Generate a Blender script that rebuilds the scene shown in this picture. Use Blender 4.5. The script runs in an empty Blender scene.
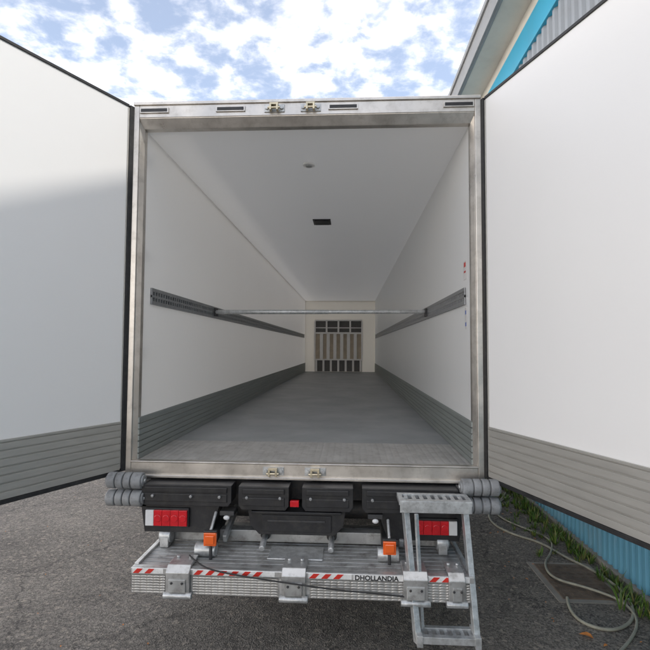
import bpy, bmesh, math, random
from mathutils import Vector, Matrix, noise
random.seed(7)
D=bpy.data; C=bpy.context; scn=C.scene
FL=1.2
# ------------------------------------------------------------ materials
def newmat(n):
    m=D.materials.new(n); m.use_nodes=True
    nt=m.node_tree; b=nt.nodes['Principled BSDF']; return m,nt,b
def pmat(n,col,rough=.5,metal=0,var=.08,vscale=6,bump=0,bscale=60,rvar=.1,stretch=(1,1,1),coat=0,dirt=0,dirtcol=(.2,.17,.13)):
    m,nt,b=newmat(n); N=nt.nodes; L=nt.links
    tc=N.new('ShaderNodeTexCoord'); mp=N.new('ShaderNodeMapping'); mp.inputs['Scale'].default_value=stretch
    L.new(tc.outputs['Object'],mp.inputs[0])
    nz=N.new('ShaderNodeTexNoise'); nz.inputs['Scale'].default_value=vscale; nz.inputs['Detail'].default_value=3
    L.new(mp.outputs[0],nz.inputs['Vector'])
    mr=N.new('ShaderNodeMapRange'); mr.inputs['From Min'].default_value=.3; mr.inputs['From Max'].default_value=.7
    mr.inputs['To Min'].default_value=1-var; mr.inputs['To Max'].default_value=1+var
    L.new(nz.outputs['Fac'],mr.inputs['Value'])
    mx=N.new('ShaderNodeMix'); mx.data_type='RGBA'; mx.blend_type='MULTIPLY'; mx.inputs[0].default_value=1
    mx.inputs[6].default_value=(*col,1); L.new(mr.outputs[0],mx.inputs[7])
    out=mx.outputs[2]
    if dirt>0:
        n2=N.new('ShaderNodeTexNoise'); n2.inputs['Scale'].default_value=vscale*2.3; n2.inputs['Detail'].default_value=5; n2.inputs['Roughness'].default_value=.7
        L.new(mp.outputs[0],n2.inputs['Vector'])
        r2=N.new('ShaderNodeMapRange'); r2.inputs['From Min'].default_value=.48; r2.inputs['From Max'].default_value=.72; r2.inputs['To Max'].default_value=dirt
        L.new(n2.outputs['Fac'],r2.inputs['Value'])
        m3=N.new('ShaderNodeMix'); m3.data_type='RGBA'; L.new(r2.outputs[0],m3.inputs[0]); L.new(out,m3.inputs[6]); m3.inputs[7].default_value=(*dirtcol,1)
        out=m3.outputs[2]
    L.new(out,b.inputs['Base Color'])
    if rvar>0:
        mr3=N.new('ShaderNodeMapRange'); mr3.inputs['To Min'].default_value=max(0.02,rough-rvar); mr3.inputs['To Max'].default_value=min(1,rough+rvar)
        L.new(nz.outputs['Fac'],mr3.inputs['Value']); L.new(mr3.outputs[0],b.inputs['Roughness'])
    else: b.inputs['Roughness'].default_value=rough
    b.inputs['Metallic'].default_value=metal
    if coat: b.inputs['Coat Weight'].default_value=coat; b.inputs['Coat Roughness'].default_value=.1
    if bump:
        n3=N.new('ShaderNodeTexNoise'); n3.inputs['Scale'].default_value=bscale; n3.inputs['Detail'].default_value=2
        L.new(mp.outputs[0],n3.inputs['Vector'])
        bp=N.new('ShaderNodeBump'); bp.inputs['Strength'].default_value=bump; bp.inputs['Distance'].default_value=.01
        L.new(n3.outputs['Fac'],bp.inputs['Height']); L.new(bp.outputs[0],b.inputs['Normal'])
    return m
M={}
M['white']=pmat('white_grp_panel',(.88,.865,.845),.38,0,.01,1.5,rvar=0)
# white GRP sheets; translucency is added so daylight glow fills the interior
def grp(name,col,t,tc=(.95,.93,.90)):
    m=pmat(name,col,.34,0,.008,.8,rvar=0); nt=m.node_tree
    tr=nt.nodes.new('ShaderNodeBsdfTranslucent'); tr.inputs[0].default_value=(*tc,1)
    ms=nt.nodes.new('ShaderNodeMixShader'); ms.inputs[0].default_value=t
    nt.links.new(nt.nodes['Principled BSDF'].outputs[0],ms.inputs[1]); nt.links.new(tr.outputs[0],ms.inputs[2]); nt.links.new(ms.outputs[0],nt.nodes['Material Output'].inputs[0])
    return m
M['ceil']=grp('grp_roof_added_glow',(.88,.865,.835),.10)
M['wall']=grp('grp_wall_added_glow',(.92,.905,.88),.11,(.95,.91,.86))
M['bulk']=grp('grp_bulkhead_added_glow',(.90,.86,.79),.15,(.95,.86,.72))  # warm tint colours the added glow at the far end
M['rear']=pmat('painted_trim',(.82,.81,.79),.4,0,.01,2)
M['ss']=pmat('stainless_steel',(.64,.60,.55),.33,.85,.12,5,rvar=.14,dirt=.4,dirtcol=(.27,.24,.20))
M['alu']=pmat('aluminium',(.60,.60,.59),.38,.7,.14,7,rvar=.14,dirt=.6,dirtcol=(.20,.19,.17))
M['aludirty']=pmat('weathered_aluminium',(.42,.42,.41),.5,.45,.28,5,bump=.08,bscale=90,rvar=.15,dirt=.8,dirtcol=(.12,.105,.09))
M['kick']=pmat('kick_plate_aluminium',(.46,.445,.41),.42,.4,.06,3,rvar=.1,stretch=(1,1,8),dirt=.15,dirtcol=(.3,.28,.24))
M['kickin']=pmat('inner_kick_plate',(.28,.30,.285),.45,.25,.08,3,rvar=.1,stretch=(1,1,6))
M['black']=pmat('black_rubber',(.018,.018,.019),.55,0,.3,12,bump=.1,bscale=120,dirt=.25,dirtcol=(.09,.085,.08))
M['blackp']=pmat('black_plastic',(.018,.018,.02),.4,0,.3,8,bump=.05,bscale=200,dirt=.45,dirtcol=(.06,.055,.048))
M['dark']=pmat('dark_steel',(.05,.05,.052),.6,.3,.3,9,bump=.1,dirt=.5,dirtcol=(.12,.1,.08))
M['roller']=pmat('grey_rubber',(.27,.275,.28),.5,0,.15,12,bump=.06,bscale=90,dirt=.6,dirtcol=(.10,.10,.10))
M['galv']=pmat('galvanised_steel',(.54,.55,.55),.42,.6,.2,22,bump=.04,rvar=.15,dirt=.5,dirtcol=(.23,.22,.21))
M['brass']=pmat('yellow_zinc_fitting',(.66,.58,.42),.35,.8,.15,20,dirt=.3)
M['red']=pmat('red_lens',(.60,.012,.02),.12,0,.1,20,coat=.6)
M['redtape']=pmat('red_reflective',(.60,.03,.02),.35,0,.08,30,dirt=.3,dirtcol=(.3,.08,.06))
M['whitetape']=pmat('white_reflective',(.76,.75,.73),.35,0,.05,30,dirt=.35,dirtcol=(.35,.33,.3))
M['grille']=pmat('white_grille_plastic',(.84,.82,.79),.4,0,.03,10)
M['amber']=pmat('orange_lens',(.80,.13,.02),.2,0,.06,20,coat=.5)
M['clear']=pmat('clear_lens',(.70,.70,.70),.12,0,.05,20,coat=.5)
M['rail']=pmat('zinc_rail',(.32,.325,.33),.4,.6,.12,20)
M['railback']=pmat('rail_back',(.05,.05,.05),.6,.1,.12,20)
M['midgrey']=pmat('mid_grey_plastic',(.13,.125,.12),.6,0,.12,20)
M['cream']=pmat('cream_render',(.74,.69,.60),.7,0,.05,2,dirt=.15,dirtcol=(.45,.4,.33))
M['cyan']=pmat('cyan_trim',(.03,.40,.60),.4,0,.06,1.5,dirt=.1)
M['bluew']=pmat('blue_cladding',(.13,.35,.48),.45,0,.08,1.2,rvar=.1,stretch=(1,1,.3),dirt=.5,dirtcol=(.33,.34,.32))
M['greyw']=pmat('grey_cladding',(.36,.38,.40),.45,.1,.06,1.2,dirt=.2)
M['fascia']=pmat('grey_fascia',(.34,.34,.335),.5,.2,.08,2,dirt=.2)
M['rust']=pmat('rusty_iron',(.15,.11,.08),.75,.2,.3,14,bump=.3,bscale=60,dirt=.5,dirtcol=(.09,.078,.065))
M['concrete']=pmat('concrete',(.26,.24,.21),.85,0,.15,5,bump=.2,dirt=.4)
M['hose']=pmat('pale_hose',(.30,.29,.23),.5,0,.15,8,dirt=.5,dirtcol=(.13,.12,.1))
M['leaf']=pmat('dry_leaf',(.55,.20,.04),.6,0,.3,30)
M['beige']=pmat('beige_mesh',(.60,.51,.39),.6,0,.1,5)
M['blue']=pmat('blue_print',(.08,.15,.45),.5)
M['paper']=pmat('sticker_paper',(.72,.69,.67),.5)
M['tyre']=pmat('tyre_rubber',(.025,.025,.025),.8,0,.2,8,bump=.2)

def checker_mat(n,col,metal=.85,scale=26,rough=.35,bump=.7,dist=.004):
    m=pmat(n,col,rough,metal,.12,6,dirt=.45,dirtcol=(.2,.18,.16)); nt=m.node_tree;N=nt.nodes;L=nt.links
    b=N['Principled BSDF']; tc=N.new('ShaderNodeTexCoord')
    hs=[]
    for ang,off in ((45,0),(-45,.5)):
        mp=N.new('ShaderNodeMapping'); mp.inputs['Rotation'].default_value=(0,0,math.radians(ang)); mp.inputs['Scale'].default_value=(scale,scale*2.6,1); mp.inputs['Location'].default_value=(off,off,0)
        L.new(tc.outputs['UV'],mp.inputs[0])
        v=N.new('ShaderNodeTexVoronoi'); v.inputs['Randomness'].default_value=0; v.inputs['Scale'].default_value=1
        L.new(mp.outputs[0],v.inputs['Vector'])
        r=N.new('ShaderNodeMapRange'); r.inputs['From Min'].default_value=.38; r.inputs['From Max'].default_value=.2
        L.new(v.outputs['Distance'],r.inputs['Value']); hs.append(r.outputs[0])
    mx=N.new('ShaderNodeMath'); mx.operation='MAXIMUM'; L.new(hs[0],mx.inputs[0]); L.new(hs[1],mx.inputs[1])
    bp=N.new('ShaderNodeBump'); bp.inputs['Strength'].default_value=bump; bp.inputs['Distance'].default_value=dist
    L.new(mx.outputs[0],bp.inputs['Height']); L.new(bp.outputs[0],b.inputs['Normal'])
    return m
M['chk']=checker_mat('checker_plate',(.48,.47,.45),metal=.6,scale=17,bump=.5)
M['chkf']=checker_mat('floor_checker_plate',(.50,.485,.46),metal=.35,scale=14,rough=.4,bump=1)

def floor_mat():
    m,nt,b=newmat('trailer_floor_coating');N=nt.nodes;L=nt.links
    tc=N.new('ShaderNodeTexCoord')
    n1=N.new('ShaderNodeTexNoise'); n1.inputs['Scale'].default_value=1.8; n1.inputs['Detail'].default_value=6; n1.inputs['Roughness'].default_value=.65
    n2=N.new('ShaderNodeTexNoise'); n2.inputs['Scale'].default_value=160; n2.inputs['Detail'].default_value=1
    for n in (n1,n2): L.new(tc.outputs['Object'],n.inputs['Vector'])
    cr=N.new('ShaderNodeValToRGB'); cr.color_ramp.elements[0].position=.32; cr.color_ramp.elements[0].color=(.265,.275,.275,1)
    cr.color_ramp.elements[1].position=.7; cr.color_ramp.elements[1].color=(.385,.39,.385,1)
    L.new(n1.outputs['Fac'],cr.inputs[0]); L.new(cr.outputs[0],b.inputs['Base Color'])
    b.inputs['Roughness'].default_value=.5
    bp=N.new('ShaderNodeBump'); bp.inputs['Strength'].default_value=.3; bp.inputs['Distance'].default_value=.003
    L.new(n2.outputs['Fac'],bp.inputs['Height']); L.new(bp.outputs[0],b.inputs['Normal'])
    return m
M['floor']=floor_mat()

def asphalt():
    m,nt,b=newmat('asphalt');N=nt.nodes;L=nt.links
    tc=N.new('ShaderNodeTexCoord')
    def nz(s,d=4,r=.6):
        n=N.new('ShaderNodeTexNoise'); n.inputs['Scale'].default_value=s; n.inputs['Detail'].default_value=d; n.inputs['Roughness'].default_value=r
        L.new(tc.outputs['Object'],n.inputs['Vector']); return n
    big=nz(.8,5,.7); mid=nz(6,5,.75)
    v=N.new('ShaderNodeTexVoronoi'); v.inputs['Scale'].default_value=85; L.new(tc.outputs['Object'],v.inputs['Vector'])
    v2=N.new('ShaderNodeTexVoronoi'); v2.inputs['Scale'].default_value=42; L.new(tc.outputs['Object'],v2.inputs['Vector'])
    cr=N.new('ShaderNodeValToRGB'); e=cr.color_ramp.elements; e[0].position=.34; e[0].color=(.085,.074,.063,1); e[1].position=.66; e[1].color=(.205,.182,.155,1)
    ad=N.new('ShaderNodeMix'); ad.data_type='FLOAT'; ad.inputs[0].default_value=.4; L.new(big.outputs['Fac'],ad.inputs[2]); L.new(mid.outputs['Fac'],ad.inputs[3])
    L.new(ad.outputs[0],cr.inputs[0])
    sp=N.new('ShaderNodeSeparateColor'); L.new(v.outputs['Color'],sp.inputs[0])
    mr=N.new('ShaderNodeMapRange'); mr.inputs['To Min'].default_value=.4; mr.inputs['To Max'].default_value=1.7; L.new(sp.outputs[0],mr.inputs['Value'])
    mx=N.new('ShaderNodeMix'); mx.data_type='RGBA'; mx.blend_type='MULTIPLY'; mx.inputs[0].default_value=.9
    L.new(cr.outputs[0],mx.inputs[6]); L.new(mr.outputs[0],mx.inputs[7])
    sp2=N.new('ShaderNodeSeparateColor'); L.new(v2.outputs['Color'],sp2.inputs[0])
    mr2=N.new('ShaderNodeMapRange'); mr2.inputs['From Min'].default_value=.86; mr2.inputs['From Max'].default_value=1; mr2.inputs['To Max'].default_value=.7; L.new(sp2.outputs[1],mr2.inputs['Value'])
    mx2=N.new('ShaderNodeMix'); mx2.data_type='RGBA'; L.new(mr2.outputs[0],mx2.inputs[0]); L.new(mx.outputs[2],mx2.inputs[6]); mx2.inputs[7].default_value=(.36,.31,.25,1)
    wv=N.new('ShaderNodeVectorMath'); wv.operation='SCALE'; wv.inputs['Scale'].default_value=.35; L.new(mid.outputs['Color'],wv.inputs[0])
    av=N.new('ShaderNodeVectorMath'); av.operation='ADD'; L.new(tc.outputs['Object'],av.inputs[0]); L.new(wv.outputs[0],av.inputs[1])
    v3=N.new('ShaderNodeTexVoronoi'); v3.feature='DISTANCE_TO_EDGE'; v3.inputs['Scale'].default_value=.55; L.new(av.outputs[0],v3.inputs['Vector'])
    mr4=N.new('ShaderNodeMapRange'); mr4.inputs['From Min'].default_value=.002; mr4.inputs['From Max'].default_value=.008; mr4.inputs['To Min'].default_value=.4; L.new(v3.outputs['Distance'],mr4.inputs['Value'])
    mx4=N.new('ShaderNodeMix'); mx4.data_type='RGBA'; mx4.blend_type='MULTIPLY'; mx4.inputs[0].default_value=1; L.new(mx2.outputs[2],mx4.inputs[6]); L.new(mr4.outputs[0],mx4.inputs[7])
    L.new(mx4.outputs[2],b.inputs['Base Color'])
    b.inputs['Roughness'].default_value=.85
    bp=N.new('ShaderNodeBump'); bp.inputs['Strength'].default_value=.8; bp.inputs['Distance'].default_value=.008
    L.new(v.outputs['Distance'],bp.inputs['Height']); L.new(bp.outputs[0],b.inputs['Normal'])
    return m
M['asphalt']=asphalt()
def grassmat():
    m,nt,b=newmat('grass_blades');N=nt.nodes;L=nt.links
    g=N.new('ShaderNodeNewGeometry'); cr=N.new('ShaderNodeValToRGB'); e=cr.color_ramp.elements
    e[0].color=(.045,.10,.012,1); e[1].color=(.20,.19,.06,1)
    x=e.new(.5); x.color=(.08,.17,.02,1)
    L.new(g.outputs['Random Per Island'],cr.inputs[0]); L.new(cr.outputs[0],b.inputs['Base Color']); b.inputs['Roughness'].default_value=.55
    return m
M['grass']=grassmat()

# ------------------------------------------------------------ geometry helpers
class B:
    def __init__(s): s.bm=bmesh.new(); s.mats=[]
    def mi(s,m):
        if m not in s.mats: s.mats.append(m)
        return s.mats.index(m)
    def _fin(s,verts,m,mat4):
        if mat4 is not None: bmesh.ops.transform(s.bm,matrix=mat4,verts=verts)
        i=s.mi(m)
        for f in {f for v in verts for f in v.link_faces}: f.material_index=i
    def box(s,x0,x1,y0,y1,z0,z1,m,T=None):
        v=bmesh.ops.create_cube(s.bm,size=1)['verts']
        for q in v: q.co=Vector(((x0+x1)/2+q.co.x*(x1-x0),(y0+y1)/2+q.co.y*(y1-y0),(z0+z1)/2+q.co.z*(z1-z0)))
        s._fin(v,m,T); return v
    def cyl(s,a,b,r,m,r2=None,seg=20,T=None):
        a=Vector(a);b=Vector(b);d=b-a
        v=bmesh.ops.create_cone(s.bm,cap_ends=True,segments=seg,radius1=r,radius2=r if r2 is None else r2,depth=d.length)['verts']
        R=d.to_track_quat('Z','Y').to_matrix().to_4x4(); R.translation=(a+b)/2
        bmesh.ops.transform(s.bm,matrix=R,verts=v); s._fin(v,m,T)
        for f in {f for q in v for f in q.link_faces}:
            if len(f.verts)==4: f.smooth=True
        return v
    def beam(s,a,b,w,h,m):
        a=Vector(a);b=Vector(b);d=b-a
        v=bmesh.ops.create_cube(s.bm,size=1)['verts']
        for q in v: q.co=Vector((q.co.x*w,q.co.y*d.length,q.co.z*h))
        R=d.to_track_quat('Y','Z').to_matrix().to_4x4(); R.translation=(a+b)/2
        bmesh.ops.transform(s.bm,matrix=R,verts=v); s._fin(v,m,None); return v
    def prism(s,pts,y0,y1,m,T=None):
        v0=[s.bm.verts.new((p[0],y0,p[1])) for p in pts]; v1=[s.bm.verts.new((p[0],y1,p[1])) for p in pts]
        n=len(pts); s.bm.faces.new(v0); s.bm.faces.new(v1[::-1])
        for i in range(n): s.bm.faces.new((v0[i],v1[i],v1[(i+1)%n],v0[(i+1)%n]))
        s._fin(v0+v1,m,T)
    def prismx(s,pts,x0,x1,m,T=None):
        v0=[s.bm.verts.new((x0,p[0],p[1])) for p in pts]; v1=[s.bm.verts.new((x1,p[0],p[1])) for p in pts]
        n=len(pts); s.bm.faces.new(v0); s.bm.faces.new(v1[::-1])
        for i in range(n): s.bm.faces.new((v0[i],v1[i],v1[(i+1)%n],v0[(i+1)%n]))
        s._fin(v0+v1,m,T)
    def quad(s,ps,m):
        v=[s.bm.verts.new(p) for p in ps]; s.bm.faces.new(v); s._fin(v,m,None)
    def sph(s,c,r,m,sc=(1,1,1)):
        v=bmesh.ops.create_uvsphere(s.bm,u_segments=18,v_segments=10,radius=r)['verts']
        for q in v: q.co=Vector(c)+Vector((q.co.x*sc[0],q.co.y*sc[1],q.co.z*sc[2]))
        s._fin(v,m,None)
        for f in {f for q in v for f in q.link_faces}: f.smooth=True
    def done(s,name,parent=None,bevel=0,seg=2,uv=False,loc=None):
        bmesh.ops.recalc_face_normals(s.bm,faces=s.bm.faces[:])
        if uv:
            l=s.bm.loops.layers.uv.new()
            for f in s.bm.faces:
                n=f.normal; ax=max(range(3),key=lambda i:abs(n[i])); ij=[(1,2),(0,2),(0,1)][ax]
                for lp in f.loops: lp[l].uv=(lp.vert.co[ij[0]],lp.vert.co[ij[1]])
        me=D.meshes.new(name); s.bm.to_mesh(me); s.bm.free()
        for m in s.mats: me.materials.append(M[m])
        o=D.objects.new(name,me); scn.collection.objects.link(o)
        if parent: o.parent=parent
        if bevel:
            md=o.modifiers.new('bevel','BEVEL'); md.width=bevel; md.segments=seg; md.limit_method='ANGLE'; md.angle_limit=math.radians(40); md.harden_normals=False
        return o
def empty(n):
    o=D.objects.new(n,None); scn.collection.objects.link(o); return o
def tube(name,pts,r,mat,parent=None,cyc=False):
    cu=D.curves.new(name,'CURVE'); cu.dimensions='3D'; cu.bevel_depth=r; cu.bevel_resolution=3; cu.resolution_u=10
    sp=cu.splines.new('NURBS'); sp.points.add(len(pts)-1)
    for p,q in zip(sp.points,pts): p.co=(*q,1)
    sp.order_u=3; sp.use_endpoint_u=True; sp.use_cyclic_u=cyc
    cu.materials.append(M[mat]); o=D.objects.new(name,cu); scn.collection.objects.link(o)
    if parent:o.parent=parent
    return o

# ------------------------------------------------------------ ground
g=B(); g.box(-400,400,-400,400,-.3,0,'asphalt'); g.done('asphalt_ground')

# ------------------------------------------------------------ trailer
TR=empty('refrigerated_trailer')
W=1.29; w=1.225; L=13.3; Hc=FL+2.49; ZT=3.86; ZB=1.10
b=B()
for sx in(-1,1):
    b.quad([(sx*w,.10,FL-.12),(sx*w,L,FL-.12),(sx*w,L,Hc),(sx*w,.10,Hc)],'wall')
b.done('side_walls',TR)
b=B(); b.quad([(-w,.10,Hc),(w,.10,Hc),(w,L,Hc),(-w,L,Hc)],'ceil'); b.done('roof_panel',TR)
b=B(); b.quad([(-w,L,FL-.12),(w,L,FL-.12),(w,L,Hc),(-w,L,Hc)],'bulk'); b.done('bulkhead',TR)
b=B() # outer frame rails
for sx in(-1,1):
    a,c=sorted((sx*(w+.002),sx*1.285)); b.box(a,c,.101,L+.03,FL-.18,FL-.02,'rear'); b.box(a,c,.101,L+.03,Hc-.02,Hc+.045,'rear')
    a,c=sorted((sx*(w+.002),sx*1.28)); b.box(a,c,L-.03,L+.04,FL-.019,Hc-.021,'rear')
b.box(-w,w,L+.003,L+.04,Hc-.02,Hc+.04,'rear')
b.done('edge_rails',TR,bevel=.006)
b=B(); b.box(-w,w,.78,L,FL-.12,FL,'floor'); b.done('floor_panel',TR)
b=B(); b.box(-w,w,.045,.778,FL-.12,FL+.002,'chkf')
b.done('threshold_plate',TR,uv=True)
b=B()
for sx in(-1,1):
    x0=sx*(w-.001); z=FL
    for i in range(7):
        a,c=sorted((x0,x0-sx*.012)); b.box(a,c,.05,L-.02,z+.004,z+.040,'kickin')
        a,c=sorted((x0,x0-sx*.007)); b.box(a,c,.05,L-.02,z+.040,z+.044,'kickin'); z+=.044
b.done('inner_kick_plates',TR,bevel=.0025,seg=1)
b=B()
for sx in(-1,1):
    X=sx*(w-.001)
    def bx(t0,t1,y0,y1,z0,z1,m):
        a,c=sorted((X-sx*t0,X-sx*t1)); b.box(a,c,y0,y1,z0,z1,m)
    z0=FL+1.165
    bx(0,.003,.22,L-.4,z0,z0+.13,'railback')
    bx(.003,.014,.22,L-.4,z0,z0+.028,'rail'); bx(.003,.014,.22,L-.4,z0+.102,z0+.13,'rail'); bx(.003,.0135,.22,L-.4,z0+.056,z0+.074,'rail')
    y=.22
    while y<L-.45:
        bx(.003,.013,y,y+.022,z0+.028,z0+.102,'rail'); y+=.052
b.done('lashing_rails',TR)
b=B()
b.cyl((-.03,.78,Hc-.001),(-.03,.78,Hc-.018),.055,'grille',seg=32); b.cyl((-.03,.78,Hc-.018),(-.03,.78,Hc-.026),.03,'galv',seg=24)
for yy in(2.75,):
    b.box(-.14,.09,yy-.13,yy+.13,Hc-.012,Hc-.001,'blackp'); b.box(-.115,.065,yy-.105,yy+.105,Hc-.02,Hc-.012,'dark')
b.done('ceiling_fittings',TR,bevel=.002,seg=1)
b=B()
x0,x1=-.88,.77; zb=FL+.40; zt=FL+1.82; y1=L-.03; y0=y1-.06
b.box(x0,x1,y1-.004,y1+.02,zb,zt,'beige')
b.box(x0,x1,y0-.02,y1-.02,zt-.05,zt,'grille'); b.box(x0,x1,y0-.02,y1-.02,zb,zb+.05,'grille'); b.box(x0,x1,y0-.02,y1-.02,FL+1.32,FL+1.38,'grille')
b.box(x0,x1,y1-.012,y1-.006,FL+1.38,zt-.05,'midgrey')
for i in range(5): 
    xx=x0+(x1-x0)*i/4; b.box(xx-.03,xx+.03,y0-.03,y1-.025,FL+1.38 if 0<i<4 else zb,zt-.05,'grille')
b.box(x0,x1,y1-.05,y1-.04,FL+1.52,FL+1.55,'grille')
for i in range(1,7):
    xx=x0+(x1-x0)*i/7; b.box(xx-.055,xx+.055,y0-.03,y1-.03,zb+.05,FL+1.32,'grille')
for i in range(7):
    xx=x0+.05+(x1-x0-.1)*i/6; b.box(xx-.035,xx+.035,y0,y1,FL+.02,zb,'grille')
b.box(x0,x1,y1+.005,y1+.015,FL+.01,zb,'midgrey')
b.done('bulkhead_grille',TR,bevel=.004,seg=1)
b=B()
def st(y0,y1,z0,z1,m,t=.002): b.box(w-t-.001,w-.001,y0,y1,z0,z1,m)
st(.20,.28,FL+1.36,FL+1.50,'paper'); st(.212,.268,FL+1.455,FL+1.49,'redtape',.003); st(.212,.268,FL+1.41,FL+1.425,'redtape',.003)
st(.20,.245,FL+.98,FL+1.14,'paper'); st(.207,.238,FL+1.0,FL+1.03,'blue',.003); st(.207,.238,FL+1.09,FL+1.12,'blue',.003)
b.done('wall_stickers',TR)
b=B()
for sx in(-1,1):
    def bx(t0,t1,y0,y1,z0,z1,m):
        a,c=sorted((sx*t0,sx*t1)); b.box(a,c,y0,y1,z0,z1,m)
    bx(1.247,1.29,-.0,.10,ZB,ZT,'ss')
    pts=[(1.247,.012),(1.222,.05),(1.222,.10),(1.247,.10)]
    v0=[b.bm.verts.new((sx*p[0],p[1],FL+.002)) for p in pts]; v1=[b.bm.verts.new((sx*p[0],p[1],Hc+.04)) for p in pts]
    b.bm.faces.new(v0); b.bm.faces.new(v1[::-1])
    for i in range(4): b.bm.faces.new((v0[i],v1[i],v1[(i+1)%4],v0[(i+1)%4]))
    b._fin(v0+v1,'ss',None)
b.box(-1.247,1.247,.0,.10,ZT-.105,ZT,'ss')
b.prismx([(.003,ZT-.105),(.10,ZT-.105),(.10,Hc-.004),(.045,Hc-.004)],-1.247,1.247,'ss')
b.box(-1.29,1.29,-.012,.0,ZT-.012,ZT+.012,'ss')
b.box(-1.247,1.247,-.0,.0395,ZB,FL-.006,'ss')
b.box(-1.247,1.247,-.014,.044,FL-.006,FL+.006,'ss')
b.box(-1.29,1.29,-.02,-.0,ZB-.012,ZB+.008,'ss')
b.done('rear_frame',TR,bevel=.004)
b=B()
zc=ZT-.055
for xx in(-.55,.29,-1.13,1.13): 
    b.box(xx-.11,xx+.11,-.012,-.0,zc-.018,zc+.022,'ss'); b.box(xx-.10,xx+.10,-.015,-.012,zc-.010,zc+.014,'blackp')
for (cx,zz) in ((-.22,zc),(.05,zc),(-.20,FL-.052),(.10,FL-.052)):
    b.box(cx-.075,cx+.075,-.010,-.0,zz-.028,zz+.028,'galv')
    for s2 in(-.055,.055): b.cyl((cx+s2,-.010,zz),(cx+s2,-.024,zz),.014,'galv',seg=6)
    b.box(cx-.032,cx+.032,-.045,-.010,zz+.012,zz+.026,'brass'); b.box(cx-.032,cx-.018,-.05,-.010,zz-.03,zz+.012,'brass'); b.box(cx+.018,cx+.032,-.05,-.010,zz-.03,zz+.012,'brass')
    b.cyl((cx-.045,-.04,zz-.012),(cx+.045,-.04,zz-.012),.009,'brass')
b.done('lock_keepers',TR,bevel=.003)
b=B()
for sx in(-1,1):
    for zz in(1.35,2.0,2.75,3.5):
        b.cyl((sx*1.312,.012,zz-.06),(sx*1.312,.012,zz+.06),.014,'ss'); b.box(min(sx*1.312,sx*1.291),max(sx*1.312,sx*1.291),.02,.2,zz-.045,zz+.045,'ss')
b.done('door_hinges',TR,bevel=.003)
def door(sx,ang,name):
    E=D.objects.new(name,None); scn.collection.objects.link(E); E.parent=TR
    E.location=(sx*1.302,-.006,0)
    u=Vector((sx*math.sin(ang),-math.cos(ang),0)); n=Vector((-sx*math.cos(ang),-math.sin(ang),0))
    T=Matrix(((u.x,n.x,0,0),(u.y,n.y,0,0),(0,0,1,0),(0,0,0,1)))
    WD=1.33; z0=ZB+.03; z1=ZT-.02
    b=B()
    b.box(.024,WD,-.085,-.002,z0,z1,'white')
    b.done('leaf_panel',E,bevel=.004).matrix_local=T
    b=B()
    b.box(-.012,.022,-.07,.014,z0+.0,z1,'black'); b.box(.024,WD,-.03,.006,z1-.014,z1+.006,'black'); b.box(.024,WD,-.03,.012,z0-.012,z0+.014,'black'); b.box(WD-.004,WD+.016,-.06,.012,z0-.012,z1+.006,'black')
    b.box(.0225,.034,-.001,.005,z0+.02,z1-.02,'kick')
    b.done('door_gasket',E,bevel=.004).matrix_local=T
    b=B()
    z=z0+.014; 
    b.box(.036,WD-.006,.001,.004,z,z+.345,'kick')
    for i in range(7):
        b.box(.036,WD-.006,.003,.012,z+.003,z+.041,'kick'); z+=.0475
    b.box(.036,WD-.006,.003,.014,z,z+.014,'kick')
    b.done('door_kick_plate',E,bevel=.004).matrix_local=T
    b=B()
    for xx in(.45,1.0):
        b.cyl((xx,-.11,z0),(xx,-.11,z1),.014,'ss')
        for zz in(1.3,2.0,2.8,3.6): b.box(xx-.04,xx+.04,-.12,-.086,zz-.02,zz+.02,'ss')
    b.done('lock_rods',E).matrix_local=T
door(-1,.452,'left_door'); door(1,.35,'right_door')
b=B()
for sx in(-1,1): 
    b.box(sx*.5-.06,sx*.5+.06,.15,L-.2,.86,1.08,'dark')
for i in range(14): b.box(-1.2,1.2,.4+i*.95,.48+i*.95,1.0,1.078,'dark')
b.box(-1.2,1.2,.10,.22,.92,1.078,'dark')
for sx in(-1,1): b.box(sx*.75-.07,sx*.75+.07,10.0,10.14,.15,1.0,'dark'); b.box(sx*.75-.15,sx*.75+.15,9.92,10.22,.06,.15,'dark')
b.done('chassis',TR,bevel=.004)
b=B()
for yy in(2.9,4.2,5.5):
    b.cyl((-1.1,yy,.5),(1.1,yy,.5),.07,'dark')
    for sx in(-1,1):
        b.cyl((sx*.86,yy,.5),(sx*1.22,yy,.5),.5,'tyre',seg=48)
        b.cyl((sx*1.18,yy,.5),(sx*1.225,yy,.5),.29,'galv',seg=40); b.cyl((sx*1.2,yy,.5),(sx*1.25,yy,.5),.12,'dark',seg=24)
        b.box(sx*1.04-.2,sx*1.04+.2,yy-.5,yy+.5,1.03,1.05,'blackp')
b.done('wheels',TR,bevel=.02,seg=3)

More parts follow.
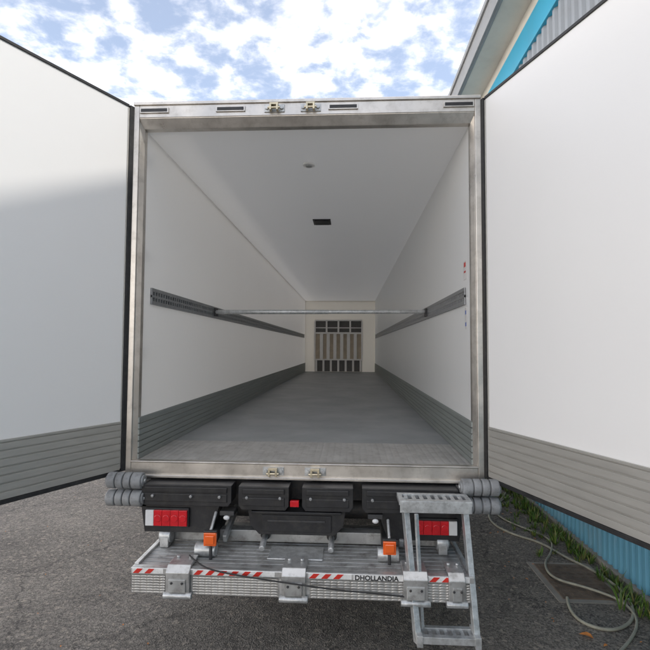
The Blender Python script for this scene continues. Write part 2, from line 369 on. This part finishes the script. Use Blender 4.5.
# ---- rear bumpers
b=B()
def bump(x0,x1,z0,z1,y0=-.13,y1=.0,ch=.03):
    b.prism([(x0,z1),(x1,z1),(x1,z0+ch),(x1-ch*.8,z0),(x0+ch*.8,z0),(x0,z0+ch)],y0,y1,'blackp')
    b.box(x0+.03,x1-.03,y0-.012,y0,z1-.05,z1-.015,'blackp')
    b.box(x0+.03,x1-.03,y0-.008,y0,z0+.03,z0+.085,'blackp')
bump(-1.11,-.47,.93,1.075); bump(-.42,-.07,.915,1.075,-.14); bump(.02,.37,.915,1.075,-.14); bump(.43,1.08,.91,1.075)
for xx in(-1.02,-.75,-.55,-.36,-.13,.08,.31,.5,.8,1.0): b.cyl((xx,-.125,1.0),(xx,-.155,1.0),.012,'rail',seg=6)
b.done('rear_bumper',TR,bevel=.008,seg=3)
b=B()
for sx in(-1,1):
    for k,zz in enumerate((1.095,.975)):
        xa=sx*1.10; xb=sx*1.345; yc=-.12
        for q,e in ((0,.07),(.076,.125),(.131,.18),(.186,.245)):
            b.cyl((xa+sx*q,yc,zz),(xa+sx*e,yc,zz),.056,'roller',seg=32)
        b.cyl((xa-sx*.012,yc,zz),(xb+sx*.012,yc,zz),.040,'roller',seg=24)
        b.cyl((xa-sx*.02,yc,zz),(xb+sx*.02,yc,zz),.014,'galv',seg=12)
    b.box(min(sx*1.08,sx*1.14),max(sx*1.08,sx*1.14),-.09,-.021,.90,1.085,'dark')
    b.box(min(sx*1.1,sx*1.32),max(sx*1.1,sx*1.32),-.062,-.025,.90,1.05,'galv')
b.done('corner_buffers',TR,bevel=.008,seg=3)
b=B()
def lamp(x0,x1,z0,z1,sg):
    y=-.10
    b.prism([(x0-.05,z1+.03),(x1+.22,z1+.03),(x1+.16,z0-.05),(x0-.02,z0-.05)] if sg<0 else
            [(x0-.25,z1+.03),(x1+.05,z1+.03),(x1+.02,z0-.05),(x0-.18,z0-.05)],y+.01,y+.10,'blackp')
    n=5; dx=(x1-x0)/n
    order=['clear','red','red','red','red'] if sg<0 else ['red','red','red','red','clear']
    for i,m in enumerate(order): b.box(x0+i*dx+.0005,x0+(i+1)*dx-.0005,y-.03,y+.01,z0+.004,z1-.004,m)
    b.box(x0-.008,x1+.008,y-.015,y+.012,z0-.008,z1+.008,'blackp')
    for i in (1,2,3,4) if sg<0 else (0,1,2,3):
        b.cyl((x0+(i+.5)*dx,y-.03,(z0+z1)/2),(x0+(i+.5)*dx,y-.036,(z0+z1)/2),.024,'red',seg=24)
lamp(-1.075,-.78,.785,.90,-1); lamp(.79,1.07,.77,.87,1)
b.done('tail_lights',TR,bevel=.004,seg=2)
b=B()
b.prism([(-.36,.905),(.32,.905),(.30,.80),(.24,.74),(-.28,.74),(-.34,.80)],-.10,-.02,'blackp')
b.box(-.26,.22,-.112,-.10,.765,.875,'blackp'); b.box(-.22,.18,-.118,-.112,.83,.845,'dark')
b.box(-.33,.29,-.14,-.02,.893,.908,'blackp')
b.box(-.06,-.0,-.15,-.12,.945,.985,'red')
for xx in(-.5,.52): b.sph((xx,-.14,.86),.022,'clear',(1,.6,.7)); b.box(xx-.05,xx+.05,-.13,-.03,.87,.90,'dark')
b.done('number_plate_console',TR,bevel=.006,seg=2)

# ------------------------------------------------------------ tail lift
TL=empty('tail_lift')
px0,px1=-1.04,1.11
b=B()
b.box(px0+.02,px1-.02,-.36,.45,.565,.618,'aludirty')
for i in range(14):
    y=-.35+i*.055; b.box(px0+.03,px1-.03,y,y+.045,.618,.626,'aludirty')
b.box(px0,px1,-.40,-.36,.47,.632,'alu')
b.box(px0,px0+.03,-.36,.45,.53,.64,'alu'); b.box(px1-.03,px1,-.36,.45,.53,.64,'alu')
b.box(px0-.0,px1+.0,-.412,-.40,.596,.634,'alu')
b.done('platform',TL,bevel=.004)
b=B()
for a,c in((-1.03,-.82),(-.64,-.10),(.10,.68),(.82,1.10)): b.box(a,c,-.407,-.401,.478,.590,'chk')
b.done('checker_edge_plates',TL,uv=True)
b=B()
def tape(x0,x1,z0,z1,y=-.4125):
    t=.075
    b.box(x0,x1,y-.001,y+.001,z0,z1,'whitetape')
    sl=z1-z0
    x=x0+.005
    while x+t*.55+sl<x1:
        b.prism([(x,z0+.001),(x+t*.5,z0+.001),(x+t*.5+sl-.002,z1-.001),(x+sl-.002,z1-.001)],y-.003,y-.0012,'redtape'); x+=t
tape(-1.03,-.83,.600,.630); tape(-.64,-.12,.600,.630); tape(.09,.36,.600,.630); tape(.83,1.08,.600,.630)
b.done('hazard_tape',TL)
b=B()
b.box(.37,.68,-.4145,-.413,.598,.632,'whitetape')
b.done('name_plate',TL)
tx=D.curves.new('lettering','FONT'); tx.body='DHOLLANDIA'; tx.size=.05; tx.extrude=.0012; tx.offset=.0012; tx.materials.append(M['black'])
to=D.objects.new('lettering',tx); scn.collection.objects.link(to); to.parent=TL; to.rotation_euler=(math.pi/2,0,0); to.location=(.378,-.416,.6); to.scale=(.84,.8,1)
b=B()
for cx in(-.73,0,.75,1.0):
    ww=.075 if cx<.9 else .05
    b.prismx([(-.44,.62),(-.40,.655),(-.25,.655),(-.25,.64),(-.40,.636),(-.416,.60),(-.416,.49),(-.43,.49)],cx-ww,cx+ww,'alu')
    b.box(cx-ww+.02,cx+ww-.02,-.445,-.43,.50,.58,'aludirty')
    b.cyl((cx-ww-.015,-.425,.475),(cx+ww+.015,-.425,.475),.020,'galv')
    for s2 in(-1,1): b.cyl((cx+s2*ww*.55,-.30,.655),(cx+s2*ww*.55,-.30,.67),.013,'galv',seg=6); b.cyl((cx+s2*ww*.45,-.445,.56),(cx+s2*ww*.45,-.453,.56),.009,'dark',seg=6)
b.done('hinge_brackets',TL,bevel=.005,seg=2)
b=B()
for cx in(-.62,.60):
    b.beam((cx,.35,.80),(cx,-.2,.66),.07,.09,'dark'); b.beam((cx+.1,.35,.84),(cx+.1,-.10,.70),.03,.05,'galv')
    b.cyl((cx-.07,-.2,.67),(cx+.07,-.2,.67),.045,'galv')
for cx in(-.25,.22): b.cyl((cx,.4,.80),(cx,-.02,.70),.035,'dark'); b.cyl((cx,-.02,.70),(cx,-.16,.665),.02,'galv')
b.cyl((-1.0,.30,.80),(1.05,.30,.80),.075,'dark',seg=28)
b.box(-1.0,1.05,.02,.10,.64,.72,'aludirty')
b.box(-.2,.17,-.24,-.04,.628,.640,'galv')
for cx in(-.95,.98):
    b.cyl((cx-.04,-.05,.70),(cx+.04,-.05,.70),.05,'galv',seg=28); b.box(cx-.03,cx+.03,-.1,.05,.63,.70,'alu')
b.done('lift_arms',TL,bevel=.005)
b=B()
for cx,zz in((-.575,.775),(.605,.75)):
    b.box(cx-.042,cx+.042,-.275,-.245,zz-.055,zz+.03,'amber'); b.box(cx-.03,cx+.03,-.285,-.275,zz-.04,zz+.015,'amber')
    b.box(cx-.045,cx+.045,-.27,-.24,zz+.03,zz+.042,'dark'); b.cyl((cx,-.25,zz+.04),(cx,-.13,zz+.12),.010,'galv')
    b.cyl((cx,-.25,zz-.06),(cx,-.25,.62),.01,'dark')
b.done('warning_lights',TL,bevel=.006,seg=3)
tube('cable',[(-.70,-.30,.67),(-.6,-.40,.65),(-.45,-.43,.625),(-.15,-.455,.60),(.1,-.46,.575),(.3,-.44,.545),(.5,-.43,.53),(.68,-.43,.515)],.005,'black',TL)

# ------------------------------------------------------------ ladder
b=B()
def rail(a,c,wd=.035,h=.05): b.beam(a,c,wd,h,'galv')
rail((.70,-.26,1.06),(.755,-.47,.27)); rail((1.085,-.26,1.03),(1.105,-.47,.27))
b.box(.66,1.12,-.34,-.30,1.035,1.065,'galv'); b.box(.66,1.12,-.20,-.17,1.035,1.065,'galv'); b.box(.66,.69,-.30,-.20,1.035,1.065,'galv'); b.box(1.09,1.12,-.30,-.20,1.035,1.065,'galv')
for i in range(8): b.box(.70+i*.05,.725+i*.05,-.30,-.20,1.045,1.058,'galv')
b.box(.665,1.115,-.343,-.34,.99,1.06,'galv')
b.box(.76,1.10,-.51,-.475,.285,.325,'galv'); b.box(.76,1.10,-.41,-.38,.285,.325,'galv')
for i in range(7): b.box(.775+i*.048,.797+i*.048,-.475,-.41,.295,.315,'galv')
b.box(.745,.78,-.52,-.37,.27,.335,'galv'); b.box(1.085,1.12,-.52,-.37,.27,.335,'galv')
rail((.765,-.36,.99),(.79,-.42,.33),.02,.02)
b.cyl((.68,-.32,1.0),(1.11,-.32,1.0),.010,'galv')
b.done('boarding_ladder',None,bevel=.004,seg=2)

# ------------------------------------------------------------ cargo bar
b=B(); b.cyl((-w+.03,1.95,FL+1.235),(w-.03,2.0,FL+1.245),.021,'galv',seg=20); b.cyl((-w+.1,1.952,FL+1.2352),(.1,1.975,FL+1.240),.0245,'galv',seg=20)
for sx in(-1,1): b.box(min(sx*(w-.036),sx*(w-.0155)),max(sx*(w-.036),sx*(w-.0155)),1.93,2.03,FL+1.19,FL+1.28,'dark')
b.done('cargo_bar',None,bevel=.002)

# ------------------------------------------------------------ building
BD=empty('warehouse_building')
XW=2.75; Y0,Y1=-14,34
def corr(name,z0,z1,m,pitch=.09,dep=.022):
    bm=bmesh.new(); y=Y0; prof=[]
    while y<Y1:
        prof+=[(y,0),(y+pitch*.35,0),(y+pitch*.5,dep),(y+pitch*.85,dep)]; y+=pitch
    lo=[bm.verts.new((XW-p[1],p[0],z0)) for p in prof]; hi=[bm.verts.new((XW-p[1],p[0],z1)) for p in prof]
    for i in range(len(prof)-1): bm.faces.new((lo[i],lo[i+1],hi[i+1],hi[i]))
    me=D.meshes.new(name); bm.to_mesh(me); bm.free(); me.materials.append(M[m]); o=D.objects.new(name,me); scn.collection.objects.link(o); o.parent=BD
corr('lower_cladding',.06,2.7,'bluew'); corr('upper_cladding',2.78,6.02,'greyw',.16,.03)
b=B()
b.box(XW+.001,XW+18,Y0,Y1,0,6.9,'cream')
b.done('walls',BD)
b=B()
b.box(XW-.06,XW+.001,Y0,Y1,0,.06,'concrete'); b.done('plinth',BD,bevel=.01)
b=B()
b.box(XW-.05,XW+.001,Y0,Y1,2.70,2.78,'cyan')
b.box(XW-.06,XW+.001,Y0,Y1,6.02,6.40,'cyan'); b.done('cyan_trim_bands',BD,bevel=.006)
b=B()
b.box(XW-.03,XW+.001,Y0,Y1,6.40,6.62,'cream')
b.box(2.34,XW+.5,Y0-.3,Y1,6.62,6.70,'cream')
b.box(2.30,2.34,Y0-.3,Y1,6.60,7.03,'fascia'); b.box(2.27,2.30,Y0-.3,Y1,6.96,7.04,'fascia'); b.box(2.27,2.30,Y0-.3,Y1,6.60,6.64,'fascia')
b.box(2.34,XW+18,Y0-.3,Y1,6.86,7.0,'fascia')
b.done('roof_eaves',BD,bevel=.006)

# ------------------------------------------------------------ ground items
b=B()
b.box(2.03,2.60,.58,1.30,-.02,.006,'concrete'); b.box(2.08,2.55,.63,1.25,-.02,.014,'rust')
for i in range(6):
    for j in range(9): b.box(2.11+i*.073,2.15+i*.073,.67+j*.064,.70+j*.064,.014,.018,'rust')
b.done('drain_cover',None,bevel=.002)
tube('garden_hose',[(2.6,3.6,.013),(2.35,3.1,.013),(2.10,2.75,.013),(1.98,2.35,.013),(2.08,2.0,.013),(2.35,1.75,.013),(2.42,1.45,.013),(2.58,1.1,.02),(2.62,.7,.03),(2.5,.35,.013),(2.2,.15,.013),(2.0,.35,.013),(2.1,.6,.03)],.012,'hose')
tube('garden_hose.001',[(2.5,3.3,.015),(2.2,2.9,.015),(2.12,2.5,.015),(2.3,2.15,.015),(2.5,1.85,.015),(2.35,1.5,.015),(2.15,1.2,.04),(2.1,.9,.04),(2.35,.75,.04),(2.55,.55,.03),(2.45,.2,.015),(2.1,-.1,.015)],.010,'hose')
bm=bmesh.new()
clumps=[]
y=-1.5
while y<12:
    if noise.noise(Vector((y*1.3,3,0)))>-.35: clumps.append((2.66-abs(random.gauss(0,.07)),y,random.uniform(.05,.16)))
    y+=random.uniform(.015,.05)
for k in range(110): clumps.append((random.uniform(2.2,2.65),random.uniform(1.4,5),random.uniform(.02,.07)))
for cx,cy,h in clumps:
    for k in range(random.randint(8,16)):
        a=random.uniform(0,6.28); r=random.uniform(0,.03); x=cx+r*math.cos(a); yy=cy+r*math.sin(a); x=min(x,2.68)
        hh=h*random.uniform(.5,1.2); lean=hh*random.uniform(.2,.9); wd=random.uniform(.003,.008)
        d=Vector((math.cos(a),math.sin(a),0)); sd=Vector((-d.y,d.x,0))*wd
        p0=Vector((x,yy,0)); p1=p0+d*lean*.4+Vector((0,0,hh*.6)); p2=p0+d*lean+Vector((0,0,hh))
        if p2.x>2.71: p2.x=2.71
        if p1.x>2.71: p1.x=2.71
        v=[bm.verts.new(q) for q in(p0-sd*.6,p0+sd*.6,p1+sd,p1-sd,p2)]
        bm.faces.new(v[:4]); bm.faces.new((v[3],v[2],v[4]))
me=D.meshes.new('weeds');bm.to_mesh(me);bm.free();me.materials.append(M['grass']);o=D.objects.new('weeds',me);scn.collection.objects.link(o)
bm=bmesh.new()
def leaf(x,y,s,a):
    pts=[(0,-1),(.45,-.5),(.55,.1),(.3,.7),(0,1.1),(-.3,.7),(-.55,.1),(-.45,-.5)]
    c=bm.verts.new((x,y,.012))
    vs=[bm.verts.new((x+s*(p[0]*math.cos(a)-p[1]*math.sin(a)),y+s*(p[0]*math.sin(a)+p[1]*math.cos(a)),.006+abs(p[0])*s*.8)) for p in pts]
    for i in range(8): bm.faces.new((c,vs[i],vs[(i+1)%8]))
leaf(2.02,.12,.045,1.0); leaf(2.1,.02,.02,2.0)
for k in range(50): leaf(random.uniform(1.3,2.65),random.uniform(-.8,5),random.uniform(.006,.018),random.uniform(0,6))
for k in range(25): leaf(random.uniform(-3.5,-.9),random.uniform(-1.5,4),random.uniform(.005,.012),random.uniform(0,6))
me=D.meshes.new('dry_leaves');bm.to_mesh(me);bm.free();me.materials.append(M['leaf']);o=D.objects.new('dry_leaves',me);scn.collection.objects.link(o)

# ------------------------------------------------------------ light
sd=Vector((1,-.28,1.042)).normalized()
sun=D.lights.new('sun','SUN'); sun.energy=2.0; sun.angle=math.radians(1.5); sun.color=(1,.95,.87)
so=D.objects.new('sun',sun); scn.collection.objects.link(so); so.rotation_euler=sd.to_track_quat('Z','Y').to_euler()
wd=D.worlds.new('World'); scn.world=wd; wd.use_nodes=True; nt=wd.node_tree;N=nt.nodes;Lk=nt.links
bg=N['Background']; sk=N.new('ShaderNodeTexSky'); sk.sky_type='NISHITA'; sk.sun_disc=False
sk.sun_elevation=math.asin(sd.z); sk.sun_rotation=math.atan2(sd.x,sd.y); sk.dust_density=.6
tc=N.new('ShaderNodeTexCoord'); sx=N.new('ShaderNodeSeparateXYZ'); Lk.new(tc.outputs['Generated'],sx.inputs[0])
ad=N.new('ShaderNodeMath'); ad.operation='MAXIMUM'; ad.inputs[1].default_value=0; Lk.new(sx.outputs[2],ad.inputs[0])
ad2=N.new('ShaderNodeMath'); ad2.inputs[1].default_value=.12; Lk.new(ad.outputs[0],ad2.inputs[0])
cb=N.new('ShaderNodeCombineXYZ')
for i in(0,1):
    dv=N.new('ShaderNodeMath'); dv.operation='DIVIDE'; Lk.new(sx.outputs[i],dv.inputs[0]); Lk.new(ad2.outputs[0],dv.inputs[1]); Lk.new(dv.outputs[0],cb.inputs[i])
def wn(s,d,r,dist=0):
    n=N.new('ShaderNodeTexNoise'); n.inputs['Scale'].default_value=s; n.inputs['Detail'].default_value=d; n.inputs['Roughness'].default_value=r; n.inputs['Distortion'].default_value=dist
    Lk.new(cb.outputs[0],n.inputs['Vector']); return n
n1=wn(9.5,5,.58,.15); n2=wn(1.5,2,.5)
mm=N.new('ShaderNodeMath'); mm.operation='MULTIPLY_ADD'; mm.inputs[1].default_value=.8; Lk.new(n2.outputs['Fac'],mm.inputs[0]); Lk.new(n1.outputs['Fac'],mm.inputs[2])
mr=N.new('ShaderNodeMapRange'); mr.interpolation_type='SMOOTHSTEP'; mr.inputs['From Min'].default_value=.74; mr.inputs['From Max'].default_value=1.22; mr.inputs['To Min'].default_value=.10; Lk.new(mm.outputs[0],mr.inputs['Value'])
skb=N.new('ShaderNodeVectorMath'); skb.operation='MULTIPLY'; skb.inputs[1].default_value=(1.75,1.7,1.65); Lk.new(sk.outputs[0],skb.inputs[0])
hz=N.new('ShaderNodeMapRange'); hz.interpolation_type='SMOOTHSTEP'; hz.inputs['From Min'].default_value=.0; hz.inputs['From Max'].default_value=.36; hz.inputs['To Min'].default_value=1.8; hz.inputs['To Max'].default_value=1; Lk.new(ad.outputs[0],hz.inputs['Value'])
cl=N.new('ShaderNodeVectorMath'); cl.operation='SCALE'; cl.inputs[0].default_value=(16.4,15.5,14.5); Lk.new(hz.outputs[0],cl.inputs['Scale'])
hc=N.new('ShaderNodeMapRange'); hc.interpolation_type='SMOOTHSTEP'; hc.inputs['From Min'].default_value=.10; hc.inputs['From Max'].default_value=.34; hc.inputs['To Min'].default_value=1; hc.inputs['To Max'].default_value=0; Lk.new(ad.outputs[0],hc.inputs['Value'])
mxx=N.new('ShaderNodeMath'); mxx.operation='MAXIMUM'; Lk.new(mr.outputs[0],mxx.inputs[0]); Lk.new(hc.outputs[0],mxx.inputs[1])
mx=N.new('ShaderNodeMix'); mx.data_type='RGBA'; Lk.new(mxx.outputs[0],mx.inputs[0]); Lk.new(skb.outputs[0],mx.inputs[6]); Lk.new(cl.outputs[0],mx.inputs[7])
Lk.new(mx.outputs[2],bg.inputs[0]); bg.inputs[1].default_value=.15
# ------------------------------------------------------------ camera
cam=D.cameras.new('camera'); co=D.objects.new('camera',cam); scn.collection.objects.link(co)
cam.sensor_width=36; cam.lens=476.3/650*36; cam.clip_end=2000; cam.clip_start=.05
yaw,pit,roll=.0521,.0481,.0055
fw=Vector((-math.sin(yaw)*math.cos(pit),math.cos(yaw)*math.cos(pit),math.sin(pit))); rt=Vector((math.cos(yaw),math.sin(yaw),0)); up=rt.cross(fw)
r2=rt*math.cos(roll)+up*math.sin(roll); u2=up*math.cos(roll)-rt*math.sin(roll)
Mx=Matrix((r2,u2,-fw)).transposed().to_4x4(); Mx.translation=(.3433,-3.4356,2.03); co.matrix_world=Mx
scn.camera=co
scn.view_settings.view_transform='Standard'; scn.view_settings.look='None'; scn.view_settings.exposure=0
